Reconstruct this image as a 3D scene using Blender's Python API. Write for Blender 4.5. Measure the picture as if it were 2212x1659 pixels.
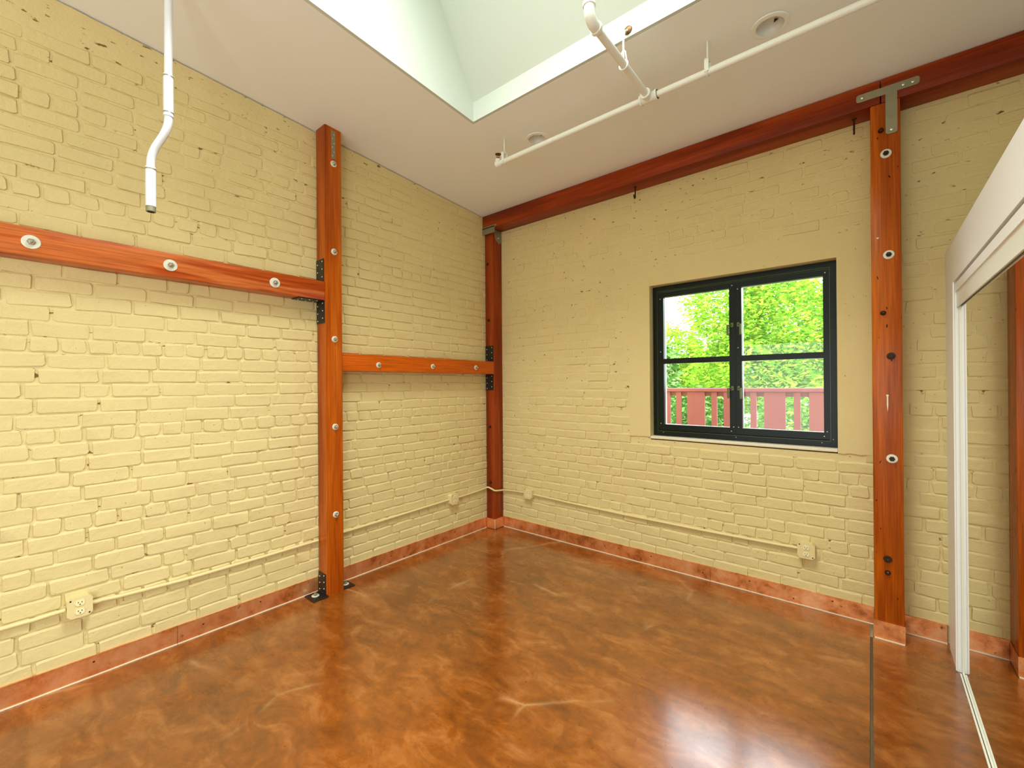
import bpy, bmesh, math, random
from mathutils import Vector, Matrix, noise

for o in list(bpy.data.objects):
    bpy.data.objects.remove(o, do_unlink=True)
SC = bpy.context.scene
COL = SC.collection
PI = math.pi

# ------------------------------------------------------------------ camera
CAM_POS = Vector((2.938, -3.279, 1.404))
F_PX = 938.0
YAW, PITCH, ROLL = -0.6904, 0.0017, -0.0074
_f = Vector((math.sin(YAW), math.cos(YAW), 0)); _r = Vector((math.cos(YAW), -math.sin(YAW), 0)); _u = Vector((0, 0, 1))
FWD = _f * math.cos(PITCH) + _u * math.sin(PITCH)
_u2 = _u * math.cos(PITCH) - _f * math.sin(PITCH)
RGT = _r * math.cos(ROLL) + _u2 * math.sin(ROLL)
UPV = _u2 * math.cos(ROLL) - _r * math.sin(ROLL)
cd = bpy.data.cameras.new('camera')
cd.sensor_fit = 'HORIZONTAL'; cd.sensor_width = 36.0; cd.lens = F_PX / 2212 * 36.0
cd.clip_start = 0.02; cd.clip_end = 200
cam = bpy.data.objects.new('camera', cd)
cam.matrix_world = Matrix(((RGT.x, UPV.x, -FWD.x, CAM_POS.x), (RGT.y, UPV.y, -FWD.y, CAM_POS.y), (RGT.z, UPV.z, -FWD.z, CAM_POS.z), (0, 0, 0, 1)))
COL.objects.link(cam); SC.camera = cam

# ------------------------------------------------------------------ world, daylight, fill light, exposure
SKY_STRENGTH = 11.0
W = bpy.data.worlds.new('overcast_sky'); SC.world = W; W.use_nodes = True
bg = W.node_tree.nodes['Background']
bg.inputs[0].default_value = (0.86, 0.92, 1.0, 1); bg.inputs[1].default_value = SKY_STRENGTH

def area_light(name, loc, rot, sx, sy, power, col, spread=180):
    l = bpy.data.lights.new(name, 'AREA'); l.shape = 'RECTANGLE'; l.size = sx; l.size_y = sy
    l.energy = power; l.color = col; l.spread = math.radians(spread)
    o = bpy.data.objects.new(name, l); o.location = loc; o.rotation_euler = rot; COL.objects.link(o); return o
# daylight falling through the roof light, just under its glazing
area_light('skylight_daylight', (2.0, -2.42, 4.26), (0, 0, 0), 1.35, 0.85, 66, (0.93, 1.0, 0.99), 112)
# added fill light by the right wall past the closet, out of view
area_light('side_fill_light', (3.92, -5.10, 1.25), (0, PI / 2, 0), 2.0, 1.5, 64, (0.92, 1.0, 1.0))
# added fill light in front of the rear wall, out of view
area_light('rear_fill_light', (2.0, -6.165, 1.15), (PI / 2, 0, 0), 2.3, 2.0, 40, (0.92, 1.0, 1.0))

vs = SC.view_settings
vs.view_transform = 'Standard'; vs.look = 'None'; vs.gamma = 1.0; vs.use_curve_mapping = False
vs.exposure = 0.16
SC.display_settings.display_device = 'sRGB'

# ------------------------------------------------------------------ helpers
def lin(r, g, b):
    def f(c):
        c /= 255.0
        return c / 12.92 if c <= 0.04045 else ((c + 0.055) / 1.055) ** 2.4
    return (f(r), f(g), f(b), 1.0)

class MB:
    """collects shapes in world coordinates; build() links them as one mesh object"""
    def __init__(s): s.v = []; s.f = []
    def add(s, vs_, fs):
        n = len(s.v); s.v += [tuple(p) for p in vs_]; s.f += [tuple(i + n for i in f) for f in fs]; return s
    def box(s, x0, x1, y0, y1, z0, z1):
        x0, x1 = min(x0, x1), max(x0, x1); y0, y1 = min(y0, y1), max(y0, y1); z0, z1 = min(z0, z1), max(z0, z1)
        return s.add([(x0,y0,z0),(x1,y0,z0),(x1,y1,z0),(x0,y1,z0),(x0,y0,z1),(x1,y0,z1),(x1,y1,z1),(x0,y1,z1)],
                     [(0,3,2,1),(4,5,6,7),(0,1,5,4),(1,2,6,5),(2,3,7,6),(3,0,4,7)])
    def bevbox(s, x0, x1, y0, y1, z0, z1, b=0.004, seg=1):
        bm = bmesh.new(); bmesh.ops.create_cube(bm, size=1)
        for v in bm.verts:
            v.co = Vector(((x0+x1)/2 + v.co.x*(x1-x0), (y0+y1)/2 + v.co.y*(y1-y0), (z0+z1)/2 + v.co.z*(z1-z0)))
        bmesh.ops.bevel(bm, geom=list(bm.edges), offset=b, segments=seg, affect='EDGES', profile=0.5)
        return s.bm(bm)
    def bm(s, bm):
        bm.verts.index_update()
        s.add([v.co.copy() for v in bm.verts], [[v.index for v in f.verts] for f in bm.faces]); bm.free(); return s
    def lathe(s, origin, axis, prof, n=24, caps=True):
        """prof: list of (radius, distance along axis)"""
        o = Vector(origin); a = Vector(axis).normalized()
        t = Vector((0, 0, 1)) if abs(a.z) < 0.9 else Vector((1, 0, 0))
        u = a.cross(t).normalized(); w = a.cross(u)
        vs_, fs = [], []
        for r, h in prof:
            for k in range(n):
                th = 2 * PI * k / n
                vs_.append(o + a * h + (u * math.cos(th) + w * math.sin(th)) * r)
        for i in range(len(prof) - 1):
            for k in range(n):
                k2 = (k + 1) % n
                fs.append((i*n+k, i*n+k2, (i+1)*n+k2, (i+1)*n+k))
        if caps:
            if prof[0][0] > 1e-6: fs.append(tuple(range(n - 1, -1, -1)))
            if prof[-1][0] > 1e-6: fs.append(tuple((len(prof)-1)*n + k for k in range(n)))
        return s.add(vs_, fs)
    def cyl(s, p0, p1, r, n=20):
        p0 = Vector(p0); p1 = Vector(p1)
        return s.lathe(p0, p1 - p0, [(r, 0), (r, (p1 - p0).length)], n)
    def tube(s, pts, r, n=12, caps=True):
        pts = [Vector(p) for p in pts]; rs = r if isinstance(r, (list, tuple)) else [r] * len(pts)
        vs_, fs = [], []
        d0 = (pts[1] - pts[0]).normalized()
        t = Vector((0, 0, 1)) if abs(d0.z) < 0.9 else Vector((1, 0, 0))
        u = d0.cross(t).normalized()
        for i, p in enumerate(pts):
            if i == 0: d = pts[1] - pts[0]
            elif i == len(pts) - 1: d = pts[-1] - pts[-2]
            else: d = (pts[i+1] - p).normalized() + (p - pts[i-1]).normalized()
            d.normalize(); u = (u - d * u.dot(d)).normalized(); w = d.cross(u)
            for k in range(n):
                th = 2 * PI * k / n
                vs_.append(p + (u * math.cos(th) + w * math.sin(th)) * rs[i])
        for i in range(len(pts) - 1):
            for k in range(n):
                k2 = (k + 1) % n
                fs.append((i*n+k, i*n+k2, (i+1)*n+k2, (i+1)*n+k))
        if caps:
            fs.append(tuple(range(n - 1, -1, -1))); fs.append(tuple((len(pts)-1)*n + k for k in range(n)))
        return s.add(vs_, fs)
    def prism(s, poly, d):
        """poly: 3D polygon, d: extrusion vector"""
        d = Vector(d); n = len(poly); a = [Vector(p) for p in poly]; b = [p + d for p in a]
        fs = [tuple(range(n - 1, -1, -1)), tuple(range(n, 2 * n))]
        fs += [(i, (i+1) % n, n + (i+1) % n, n + i) for i in range(n)]
        return s.add(a + b, fs)
    def mesh(s, name, mat, origin=(0, 0, 0), smooth=True, angle=35):
        o = Vector(origin)
        me = bpy.data.meshes.new(name)
        me.from_pydata([tuple(Vector(p) - o) for p in s.v], [], s.f)
        bm = bmesh.new(); bm.from_mesh(me); bmesh.ops.recalc_face_normals(bm, faces=bm.faces); bm.to_mesh(me); bm.free()
        if smooth:
            me.polygons.foreach_set('use_smooth', [True] * len(me.polygons)); me.set_sharp_from_angle(angle=math.radians(angle))
        me.materials.append(mat); me.update(); return me
    def build(s, name, mat, parent=None, smooth=True, angle=35):
        org = base_of(parent) if parent else Vector((0, 0, 0))
        ob = bpy.data.objects.new(name, s.mesh(name, mat, org, smooth, angle)); COL.objects.link(ob)
        if parent: ob.parent = parent
        return ob

def base_of(o):
    p = Vector((0, 0, 0))
    while o is not None:
        p += o.location; o = o.parent
    return p
def put(me, name, parent, world_loc, rot=None, scale=None):
    """link another object that shares mesh data"""
    ob = bpy.data.objects.new(name, me); COL.objects.link(ob); ob.parent = parent
    ob.location = Vector(world_loc) - base_of(parent)
    if rot: ob.rotation_euler = rot
    if scale: ob.scale = scale
    return ob
def thing(name, label, cat, loc=(0, 0, 0), group=None):
    o = bpy.data.objects.new(name, None); o.empty_display_size = 0.1; o.location = loc; COL.objects.link(o)
    o['label'] = label; o['category'] = cat
    if group: o['group'] = group
    return o
def tag(o, label, cat, group=None):
    o['label'] = label; o['category'] = cat
    if group: o['group'] = group
    return o
def struct(o, label=None, cat=None):
    o['kind'] = 'structure'
    if label: o['label'] = label
    if cat: o['category'] = cat
    return o

# ------------------------------------------------------------------ materials
class NT:
    def __init__(s, name):
        s.m = bpy.data.materials.new(name); s.m.use_nodes = True; s.t = s.m.node_tree
        s.b = s.t.nodes['Principled BSDF']; s.out = s.t.nodes['Material Output']
    def n(s, typ, **kw):
        nd = s.t.nodes.new(typ)
        for k, v in kw.items():
            if k.startswith('i_'): nd.inputs[k[2:].replace('_', ' ')].default_value = v
            else: setattr(nd, k, v)
        return nd
    def l(s, a, b): s.t.links.new(a, b)
    def pos(s): return s.n('ShaderNodeNewGeometry').outputs['Position']
    def mapping(s, src, scale=(1, 1, 1), loc=(0, 0, 0), rot=(0, 0, 0)):
        m = s.n('ShaderNodeMapping'); m.inputs['Scale'].default_value = scale; m.inputs['Location'].default_value = loc; m.inputs['Rotation'].default_value = rot
        s.l(src, m.inputs['Vector']); return m.outputs[0]
    def noise(s, vec, scale, detail=3, rough=0.55, dist=0.0):
        nd = s.n('ShaderNodeTexNoise'); nd.inputs['Scale'].default_value = scale; nd.inputs['Detail'].default_value = detail
        nd.inputs['Roughness'].default_value = rough; nd.inputs['Distortion'].default_value = dist
        s.l(vec, nd.inputs['Vector']); return nd.outputs['Fac']
    def ramp(s, fac, stops, interp='LINEAR'):
        r = s.n('ShaderNodeValToRGB'); cr = r.color_ramp; cr.interpolation = interp
        while len(cr.elements) < len(stops): cr.elements.new(0.5)
        for e, (p, c) in zip(cr.elements, stops):
            e.position = p; e.color = c if len(c) == 4 else (*c, 1)
        s.l(fac, r.inputs[0]); return r.outputs[0]
    def mix(s, fac, a, b, mode='MIX'):
        m = s.n('ShaderNodeMix', data_type='RGBA', blend_type=mode)
        for sock, v in ((m.inputs[0], fac), (m.inputs[6], a), (m.inputs[7], b)):
            if hasattr(v, 'is_linked'): s.l(v, sock)
            else: sock.default_value = v
        return m.outputs[2]
    def bump(s, h, strength=0.3, dist=0.01, normal=None):
        b = s.n('ShaderNodeBump'); b.inputs['Strength'].default_value = strength; b.inputs['Distance'].default_value = dist
        s.l(h, b.inputs['Height'])
        if normal is not None: s.l(normal, b.inputs['Normal'])
        s.l(b.outputs[0], s.b.inputs['Normal']); return b.outputs[0]
    def set(s, **kw):
        for k, v in kw.items():
            sock = s.b.inputs[k.replace('_', ' ')]
            if hasattr(v, 'is_linked'): s.l(v, sock)
            else: sock.default_value = v
        return s

def simple(name, col, rough=0.5, metal=0.0, var=0.0, bump=0.0, bscale=200, spec=0.5):
    t = NT(name); p = t.pos()
    if var > 0:
        f = t.noise(p, 9, 4)
        c = t.mix(f, tuple(x * (1 - var) for x in col[:3]) + (1,), tuple(min(1, x * (1 + var)) for x in col[:3]) + (1,))
        t.set(Base_Color=c)
    else: t.set(Base_Color=col)
    t.set(Roughness=rough, Metallic=metal, Specular_IOR_Level=spec)
    if bump > 0: t.bump(t.noise(p, bscale, 2), bump, 0.002)
    return t.m

WALL_COL = lin(224, 204, 144)
def masonry(name, col, mortar=False, bumpk=0.55):
    t = NT(name); p = t.pos()
    f = t.noise(p, 3.5, 4)
    c = t.mix(f, tuple(x * 0.95 for x in col[:3]) + (1,), tuple(min(1, x * 1.05) for x in col[:3]) + (1,))
    if mortar:
        sp = t.noise(t.mapping(p, (1, 1, 2.2)), 17, 3, 0.6)
        m = t.ramp(sp, [(0.0, (0, 0, 0, 1)), (0.63, (0, 0, 0, 1)), (0.69, (1, 1, 1, 1))])
        c = t.mix(m, c, lin(128, 92, 42))
    else:
        sp = t.noise(p, 60, 2, 0.5)
        m = t.ramp(sp, [(0.0, (0, 0, 0, 1)), (0.74, (0, 0, 0, 1)), (0.78, (1, 1, 1, 1))])
        c = t.mix(m, c, lin(176, 146, 84))
    t.set(Base_Color=c, Roughness=0.62, Specular_IOR_Level=0.3)
    h1 = t.noise(p, 38, 6, 0.65); h2 = t.noise(p, 260, 2)
    hm = t.n('ShaderNodeMath', operation='MULTIPLY_ADD'); t.l(h2, hm.inputs[0]); hm.inputs[1].default_value = 0.25; t.l(h1, hm.inputs[2])
    t.bump(hm.outputs[0], bumpk, 0.008)
    return t.m

def wood(name, axis, dark, mid, light, cath=1.0, rough=0.32, seed=0.0, specks=False):
    """varnished timber; axis = grain direction 0/1/2"""
    t = NT(name); p = t.pos()
    sc = [9.0, 9.0, 9.0]; sc[axis] = 0.75
    v = t.mapping(p, sc, (seed, seed * 1.7, seed * 0.6))
    base = t.noise(v, 1.0, 3, 0.5, 0.6)
    wv = t.n('ShaderNodeMath', operation='MULTIPLY'); t.l(base, wv.inputs[0]); wv.inputs[1].default_value = 14.0 * cath
    sn = t.n('ShaderNodeMath', operation='SINE'); t.l(wv.outputs[0], sn.inputs[0])
    mr = t.n('ShaderNodeMapRange'); t.l(sn.outputs[0], mr.inputs[0]); mr.inputs[1].default_value = -1; mr.inputs[2].default_value = 1
    sf = [150.0, 150.0, 150.0]; sf[axis] = 4.0
    fib = t.noise(t.mapping(p, sf), 1.0, 4, 0.6)
    c = t.ramp(mr.outputs[0], [(0.0, dark), (0.45, mid), (0.86, light)])
    c = t.mix(t.ramp(fib, [(0.3, (0.72, 0.72, 0.72, 1)), (0.7, (1.0, 1.0, 1.0, 1))]), (0, 0, 0, 1), c, 'MIX') if False else t.mix(0.8, c, t.ramp(fib, [(0.3, (0.5, 0.46, 0.42, 1)), (0.62, (1, 1, 1, 1))]), 'MULTIPLY')
    if specks:
        ss = [60.0, 60.0, 60.0]; ss[axis] = 22.0
        sp = t.noise(t.mapping(p, ss, (3, 1, 7)), 1.0, 1, 0.4)
        c = t.mix(t.ramp(sp, [(0.0, (0, 0, 0, 1)), (0.735, (0, 0, 0, 1)), (0.765, (1, 1, 1, 1))]), c, lin(38, 14, 6))
    t.set(Base_Color=c, Roughness=rough, Specular_IOR_Level=0.2)
    t.bump(fib, 0.18, 0.002)
    return t.m

M = {}
M['brick'] = masonry('painted_brick', WALL_COL)
M['mortar'] = masonry('painted_mortar', lin(226, 206, 147), True)
M['plaster'] = masonry('painted_plaster', WALL_COL, False, 0.12)
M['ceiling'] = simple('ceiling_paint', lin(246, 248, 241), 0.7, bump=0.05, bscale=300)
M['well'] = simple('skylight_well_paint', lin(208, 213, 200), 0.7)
M['white_wall'] = simple('white_drywall', lin(240, 240, 238), 0.6)
M['trimwhite'] = simple('white_gloss_paint', lin(248, 248, 246), 0.35)
M['pipe_white'] = simple('white_pipe_paint', lin(242, 242, 230), 0.4)
M['conduit_grey'] = simple('pale_conduit', lin(232, 232, 236), 0.35)
M['steel'] = simple('bright_steel', lin(190, 190, 176), 0.3, 1.0)
M['galv'] = simple('galvanised_steel', lin(150, 146, 118), 0.5, 0.6, var=0.35)
M['washer'] = simple('pale_washer', lin(226, 224, 205), 0.4, 0.2)
M['rust'] = simple('dark_iron', lin(62, 42, 26), 0.45, 0.6, var=0.3)
M['black'] = simple('black_painted_steel', lin(26, 23, 20), 0.4)
M['black_frame'] = simple('black_window_paint', lin(8, 20, 12), 0.3, spec=0.25)
M['bronze'] = simple('bronze', lin(120, 84, 48), 0.4, 0.7)
M['dark'] = simple('dark_recess', lin(24, 18, 14), 0.8)
M['fitting'] = simple('downlight_reflector', lin(228, 228, 218), 0.35)
M['box_paint'] = simple('painted_outlet_box', lin(228, 209, 150), 0.5)
M['ivory'] = simple('ivory_plastic', lin(240, 232, 180), 0.35)
M['latch'] = simple('latch_metal', lin(96, 104, 70), 0.35, 0.7)
M['caulk'] = simple('pale_bead', lin(236, 226, 196), 0.4)
M['joint'] = simple('joint_filler', lin(92, 74, 48), 0.8, var=0.4)
M['track'] = simple('white_aluminium', lin(238, 240, 226), 0.3)
M['redwood'] = simple('red_stained_boards', lin(126, 62, 62), 0.6, var=0.12)
M['deck'] = simple('deck_boards', lin(120, 84, 70), 0.7, var=0.2)
M['soil'] = simple('garden_soil', lin(86, 80, 50), 0.9, var=0.4)
M['bark'] = simple('bark', lin(92, 78, 58), 0.9, var=0.3)
M['stucco'] = simple('outside_stucco', lin(200, 190, 170), 0.8)

OR_D, OR_M, OR_L = lin(160, 68, 6), lin(190, 88, 10), lin(202, 102, 20)
M['wood_z'] = wood('post_timber', 2, OR_D, OR_M, OR_L, 0.5, 0.3, 1.3)
M['wood_z2'] = wood('old_post_timber', 2, lin(172, 78, 8), lin(206, 102, 12), lin(220, 122, 30), 0.6, 0.22, 5.1, specks=True)
M['wood_y'] = wood('rail_timber', 1, lin(162, 62, 12), lin(184, 76, 20), lin(212, 114, 54), 1.1, 0.3, 2.2)
M['wood_y2'] = wood('rail_timber_plain', 1, lin(196, 84, 8), lin(206, 92, 10), lin(212, 98, 14), 0.35, 0.3, 8.4)
M['wood_x'] = wood('shaded_beam_timber', 0, lin(130, 46, 10), lin(160, 60, 13), lin(174, 74, 20), 0.5, 0.4, 3.7)  # beam wood coloured darker to stand for its shade under the ceiling
M['wood_c'] = wood('corner_post_timber', 2, lin(132, 50, 14), lin(158, 62, 18), lin(172, 76, 26), 0.5, 0.4, 6.2)

# floor: stained, sealed concrete
t = NT('stained_concrete'); p = t.pos()
n1 = t.noise(p, 1.1, 5, 0.6, 0.5); n2 = t.noise(t.mapping(p, (1.0, 2.1, 1), rot=(0, 0, 0.5)), 4.2, 5, 0.65, 0.8); n3 = t.noise(p, 22, 4, 0.7)
c1 = t.ramp(n1, [(0.30, lin(88, 42, 6)), (0.5, lin(142, 72, 13)), (0.68, lin(170, 96, 34))])
c2 = t.ramp(n2, [(0.32, lin(82, 40, 5)), (0.52, lin(142, 76, 14)), (0.72, lin(192, 126, 66))])
c = t.mix(0.55, c1, c2)
c = t.mix(0.5, c, t.ramp(n3, [(0.3, (0.45, 0.42, 0.4, 1)), (0.6, (1, 1, 1, 1))]), 'MULTIPLY')
vv = t.n('ShaderNodeTexVoronoi', feature='DISTANCE_TO_EDGE'); vv.inputs['Scale'].default_value = 0.9
dm = t.n('ShaderNodeMix', data_type='VECTOR'); dm.inputs[0].default_value = 0.12
nz = t.n('ShaderNodeTexNoise'); nz.inputs['Scale'].default_value = 3.0; nz.inputs['Detail'].default_value = 4; t.l(p, nz.inputs['Vector'])
t.l(p, dm.inputs[4]); t.l(nz.outputs['Color'], dm.inputs[5]); t.l(dm.outputs[1], vv.inputs['Vector'])
cr = t.ramp(vv.outputs['Distance'], [(0.0, (1, 1, 1, 1)), (0.006, (0.35, 0.35, 0.35, 1)), (0.016, (0, 0, 0, 1))])
crm = t.mix(1.0, cr, t.ramp(t.noise(p, 2.2, 2), [(0.5, (0, 0, 0, 1)), (0.64, (0.4, 0.4, 0.4, 1))]), 'MULTIPLY')
c = t.mix(crm, c, lin(222, 176, 120))
sp = t.noise(p, 75, 1, 0.3)
c = t.mix(t.ramp(sp, [(0, (0, 0, 0, 1)), (0.775, (0, 0, 0, 1)), (0.80, (1, 1, 1, 1))]), c, lin(72, 36, 12))
rg = t.ramp(t.noise(p, 5, 4), [(0.3, (0.20, 0.20, 0.20, 1)), (0.7, (0.34, 0.34, 0.34, 1))])
t.set(Base_Color=c, Roughness=rg, Specular_IOR_Level=0.5, Coat_Weight=1.0, Coat_Roughness=0.18)
t.bump(t.noise(p, 14, 3), 0.05, 0.006)
M['floor'] = t.m

# copper baseboard
t = NT('copper_sheet'); p = t.pos()
f = t.noise(p, 7, 5, 0.65)
c = t.ramp(f, [(0.30, lin(150, 78, 32)), (0.46, lin(226, 144, 84)), (0.7, lin(250, 190, 138))])
pt = t.noise(p, 24, 4, 0.7)
c = t.mix(t.ramp(pt, [(0, (0, 0, 0, 1)), (0.62, (0, 0, 0, 1)), (0.72, (0.8, 0.8, 0.8, 1))]), c, lin(96, 46, 22))
t.set(Base_Color=c, Metallic=0.7, Roughness=t.ramp(f, [(0.3, (0.42, 0.42, 0.42, 1)), (0.7, (0.26, 0.26, 0.26, 1))]))
t.bump(t.noise(p, 12, 3), 0.15, 0.01)
M['copper'] = t.m

# mirror and clear glass
t = NT('mirror_silver'); t.set(Base_Color=(0.9, 0.91, 0.88, 1), Metallic=1.0, Roughness=0.0); M['mirror'] = t.m
t = NT('clear_glass')
tr = t.n('ShaderNodeBsdfTransparent'); tr.inputs[0].default_value = (0.96, 0.98, 0.96, 1)
gl = t.n('ShaderNodeBsdfGlossy'); gl.inputs['Roughness'].default_value = 0.02
fr = t.n('ShaderNodeFresnel'); fr.inputs[0].default_value = 1.45
ms = t.n('ShaderNodeMixShader'); t.l(fr.outputs[0], ms.inputs[0]); t.l(tr.outputs[0], ms.inputs[1]); t.l(gl.outputs[0], ms.inputs[2]); t.l(ms.outputs[0], t.out.inputs[0])
M['glass'] = t.m

t = NT('frosted_glass')
tr = t.n('ShaderNodeBsdfTransparent'); tr.inputs[0].default_value = (0.2, 0.21, 0.2, 1); t.l(tr.outputs[0], t.out.inputs[0])
M['frosted'] = t.m

def leafmat(name, stops):
    t = NT(name)
    g = t.n('ShaderNodeNewGeometry')
    c = t.ramp(g.outputs['Random Per Island'], stops)
    t.t.nodes.remove(t.b)
    d = t.n('ShaderNodeBsdfDiffuse'); tl = t.n('ShaderNodeBsdfTranslucent'); t.l(c, d.inputs[0]); t.l(c, tl.inputs[0])
    m = t.n('ShaderNodeMixShader'); m.inputs[0].default_value = 0.4
    t.l(d.outputs[0], m.inputs[1]); t.l(tl.outputs[0], m.inputs[2]); t.l(m.outputs[0], t.out.inputs[0])
    return t.m
M['leaf_y'] = leafmat('yellow_green_leaves', [(0.0, lin(80, 146, 34)), (0.4, lin(124, 172, 44)), (0.75, lin(154, 188, 58)), (1.0, lin(190, 194, 74))])
M['leaf_g'] = leafmat('mid_green_leaves', [(0.0, lin(56, 110, 36)), (0.5, lin(98, 146, 50)), (1.0, lin(150, 178, 76))])
M['leaf_d'] = leafmat('deep_green_leaves', [(0.0, lin(36, 80, 30)), (0.6, lin(76, 128, 50)), (1.0, lin(150, 178, 112))])

# ------------------------------------------------------------------ room dimensions
H0, HY = 3.049, -0.0606
def ceil_z(y): return H0 + HY * y
XR, YN = 3.95, -6.2               # right wall, rear wall
SX0, SX1, SY0, SY1 = 0.947, 2.76, -2.92, -1.245   # skylight opening
WX0, WX1, WZ0, WZ1 = 1.620, 2.783, 1.000, 2.160   # window opening
BB = 0.098                         # baseboard height
POST_Y0, POST_Y1, POST_D = -1.832, -1.716, 0.135
CPX, CPY = 0.111, 0.133
RPX0, RPX1, RPD = 2.945, 3.070, 0.165

# ------------------------------------------------------------------ floor
m = MB()
JX = 2.932
m.box(-0.25, JX - 0.006, YN - 0.6, 0.25, -0.15, 0.0)
m.box(JX + 0.006, XR + 0.25, YN - 0.6, 0.25, -0.15, 0.0)
floor = struct(m.build('floor', M['floor'], smooth=False), 'mottled brown stained concrete floor with a glossy sealer', 'floor')
MB().box(JX - 0.006, JX + 0.006, YN, -RPD - 0.002, -0.10, -0.005).build('control_joint', M['joint'], floor)

# ------------------------------------------------------------------ ceiling with skylight well
def ceil_quad(mb, x0, x1, y0, y1, th=0.12):
    mb.add([(x0,y0,ceil_z(y0)),(x1,y0,ceil_z(y0)),(x1,y1,ceil_z(y1)),(x0,y1,ceil_z(y1)),
            (x0,y0,ceil_z(y0)+th),(x1,y0,ceil_z(y0)+th),(x1,y1,ceil_z(y1)+th),(x0,y1,ceil_z(y1)+th)],
           [(0,1,2,3),(4,7,6,5),(0,4,5,1),(1,5,6,2),(2,6,7,3),(3,7,4,0)])
m = MB()
ceil_quad(m, -0.25, SX0 - 0.02, YN - 0.6, 0.25); ceil_quad(m, SX1 + 0.02, XR + 0.25, YN - 0.6, 0.25)
LIGHTS = ((1.172, -0.850), (2.580, -0.898)); LH = 0.10
ya, yb = -1.02, -0.74
ceil_quad(m, SX0 - 0.02, SX1 + 0.02, SY1 + 0.02, ya); ceil_quad(m, SX0 - 0.02, SX1 + 0.02, yb, 0.25)
xs = [SX0 - 0.02]
for lx, ly in LIGHTS:
    ceil_quad(m, xs[-1], lx - LH, ya, yb); xs.append(lx + LH)
    sq, ci = [], []
    for i in range(32):
        a = 2 * PI * (i + 0.5) / 32; c_, s_ = math.cos(a), math.sin(a); k_ = max(abs(c_), abs(s_))
        sx_ = lx + LH * c_ / k_; sy_ = ly + s_ / k_ * (yb - ly if s_ > 0 else ly - ya)
        sq.append((sx_, sy_, ceil_z(sy_))); ci.append((lx + 0.0585 * c_, ly + 0.0585 * s_, ceil_z(ly + 0.0585 * s_)))
    # exact corners so the patch closes against its neighbours
    for cx_, cy_ in ((lx - LH, ya), (lx + LH, ya), (lx + LH, yb), (lx - LH, yb)):
        k_ = min(range(32), key=lambda q: (sq[q][0] - cx_) ** 2 + (sq[q][1] - cy_) ** 2); sq[k_] = (cx_, cy_, ceil_z(cy_))
    top_ = [(x_, y_, z_ + 0.12) for x_, y_, z_ in ci]
    m.add(sq + ci + top_, [(i, (i + 1) % 32, 32 + (i + 1) % 32, 32 + i) for i in range(32)] + [(32 + i, 32 + (i + 1) % 32, 64 + (i + 1) % 32, 64 + i) for i in range(32)])
ceil_quad(m, xs[-1], SX1 + 0.02, ya, yb)
ceil_quad(m, SX0 - 0.02, SX1 + 0.02, YN - 0.6, SY0 - 0.02)
ceiling = struct(m.build('ceiling', M['ceiling'], smooth=False), 'off-white painted ceiling sloping gently upwards with a square skylight well', 'ceiling')
ZS, ZG = 3.25, 4.30
YG = SY1 - (ZG - ZS) / math.tan(math.radians(60))
m = MB()
m.prism([(SX0, SY1, ceil_z(SY1)), (SX0, SY1, ZS), (SX0, YG, ZG), (SX0, SY0, ZG), (SX0, SY0, ceil_z(SY0))], (-0.02, 0, 0))
m.prism([(SX1, SY1, ceil_z(SY1)), (SX1, SY1, ZS), (SX1, YG, ZG), (SX1, SY0, ZG), (SX1, SY0, ceil_z(SY0))], (0.02, 0, 0))
m.box(SX0 - 0.02, SX1 + 0.02, SY1, SY1 + 0.02, ceil_z(SY1), ZS)
m.prism([(SX0 - 0.02, SY1, ZS), (SX0 - 0.02, YG, ZG), (SX0 - 0.02, YG + 0.02, ZG + 0.02), (SX0 - 0.02, SY1 + 0.02, ZS + 0.005)], (SX1 - SX0 + 0.04, 0, 0))
m.box(SX0 - 0.02, SX1 + 0.02, SY0 - 0.02, SY0, ceil_z(SY0), ZG)
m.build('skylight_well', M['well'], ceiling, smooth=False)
# roof light glazing
wroot = thing('window_2', 'roof light glazing at the top of the skylight well', 'skylight', (1.85, -2.38, ZG)); struct(wroot)
m = MB()
m.box(SX0 - 0.04, SX1 + 0.04, YG, YG + 0.05, ZG + 0.021, ZG + 0.07); m.box(SX0 - 0.04, SX1 + 0.04, SY0 - 0.05, SY0, ZG + 0.021, ZG + 0.07)
m.box(SX0 - 0.05, SX0, SY0, YG, ZG + 0.021, ZG + 0.07); m.box(SX1, SX1 + 0.05, SY0, YG, ZG + 0.021, ZG + 0.07)
m.build('frame', M['trimwhite'], wroot, smooth=False)
MB().box(SX0, SX1, SY0, YG, ZG + 0.04, ZG + 0.05).build('pane', M['frosted'], wroot, smooth=False)

# ------------------------------------------------------------------ brick walls
RNG = random.Random(7)
def project(P):
    d = Vector(P) - CAM_POS; z = d.dot(FWD)
    if z < 0.1: return None
    return 1106 + F_PX * d.dot(RGT) / z, 829.5 - F_PX * d.dot(UPV) / z

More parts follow.
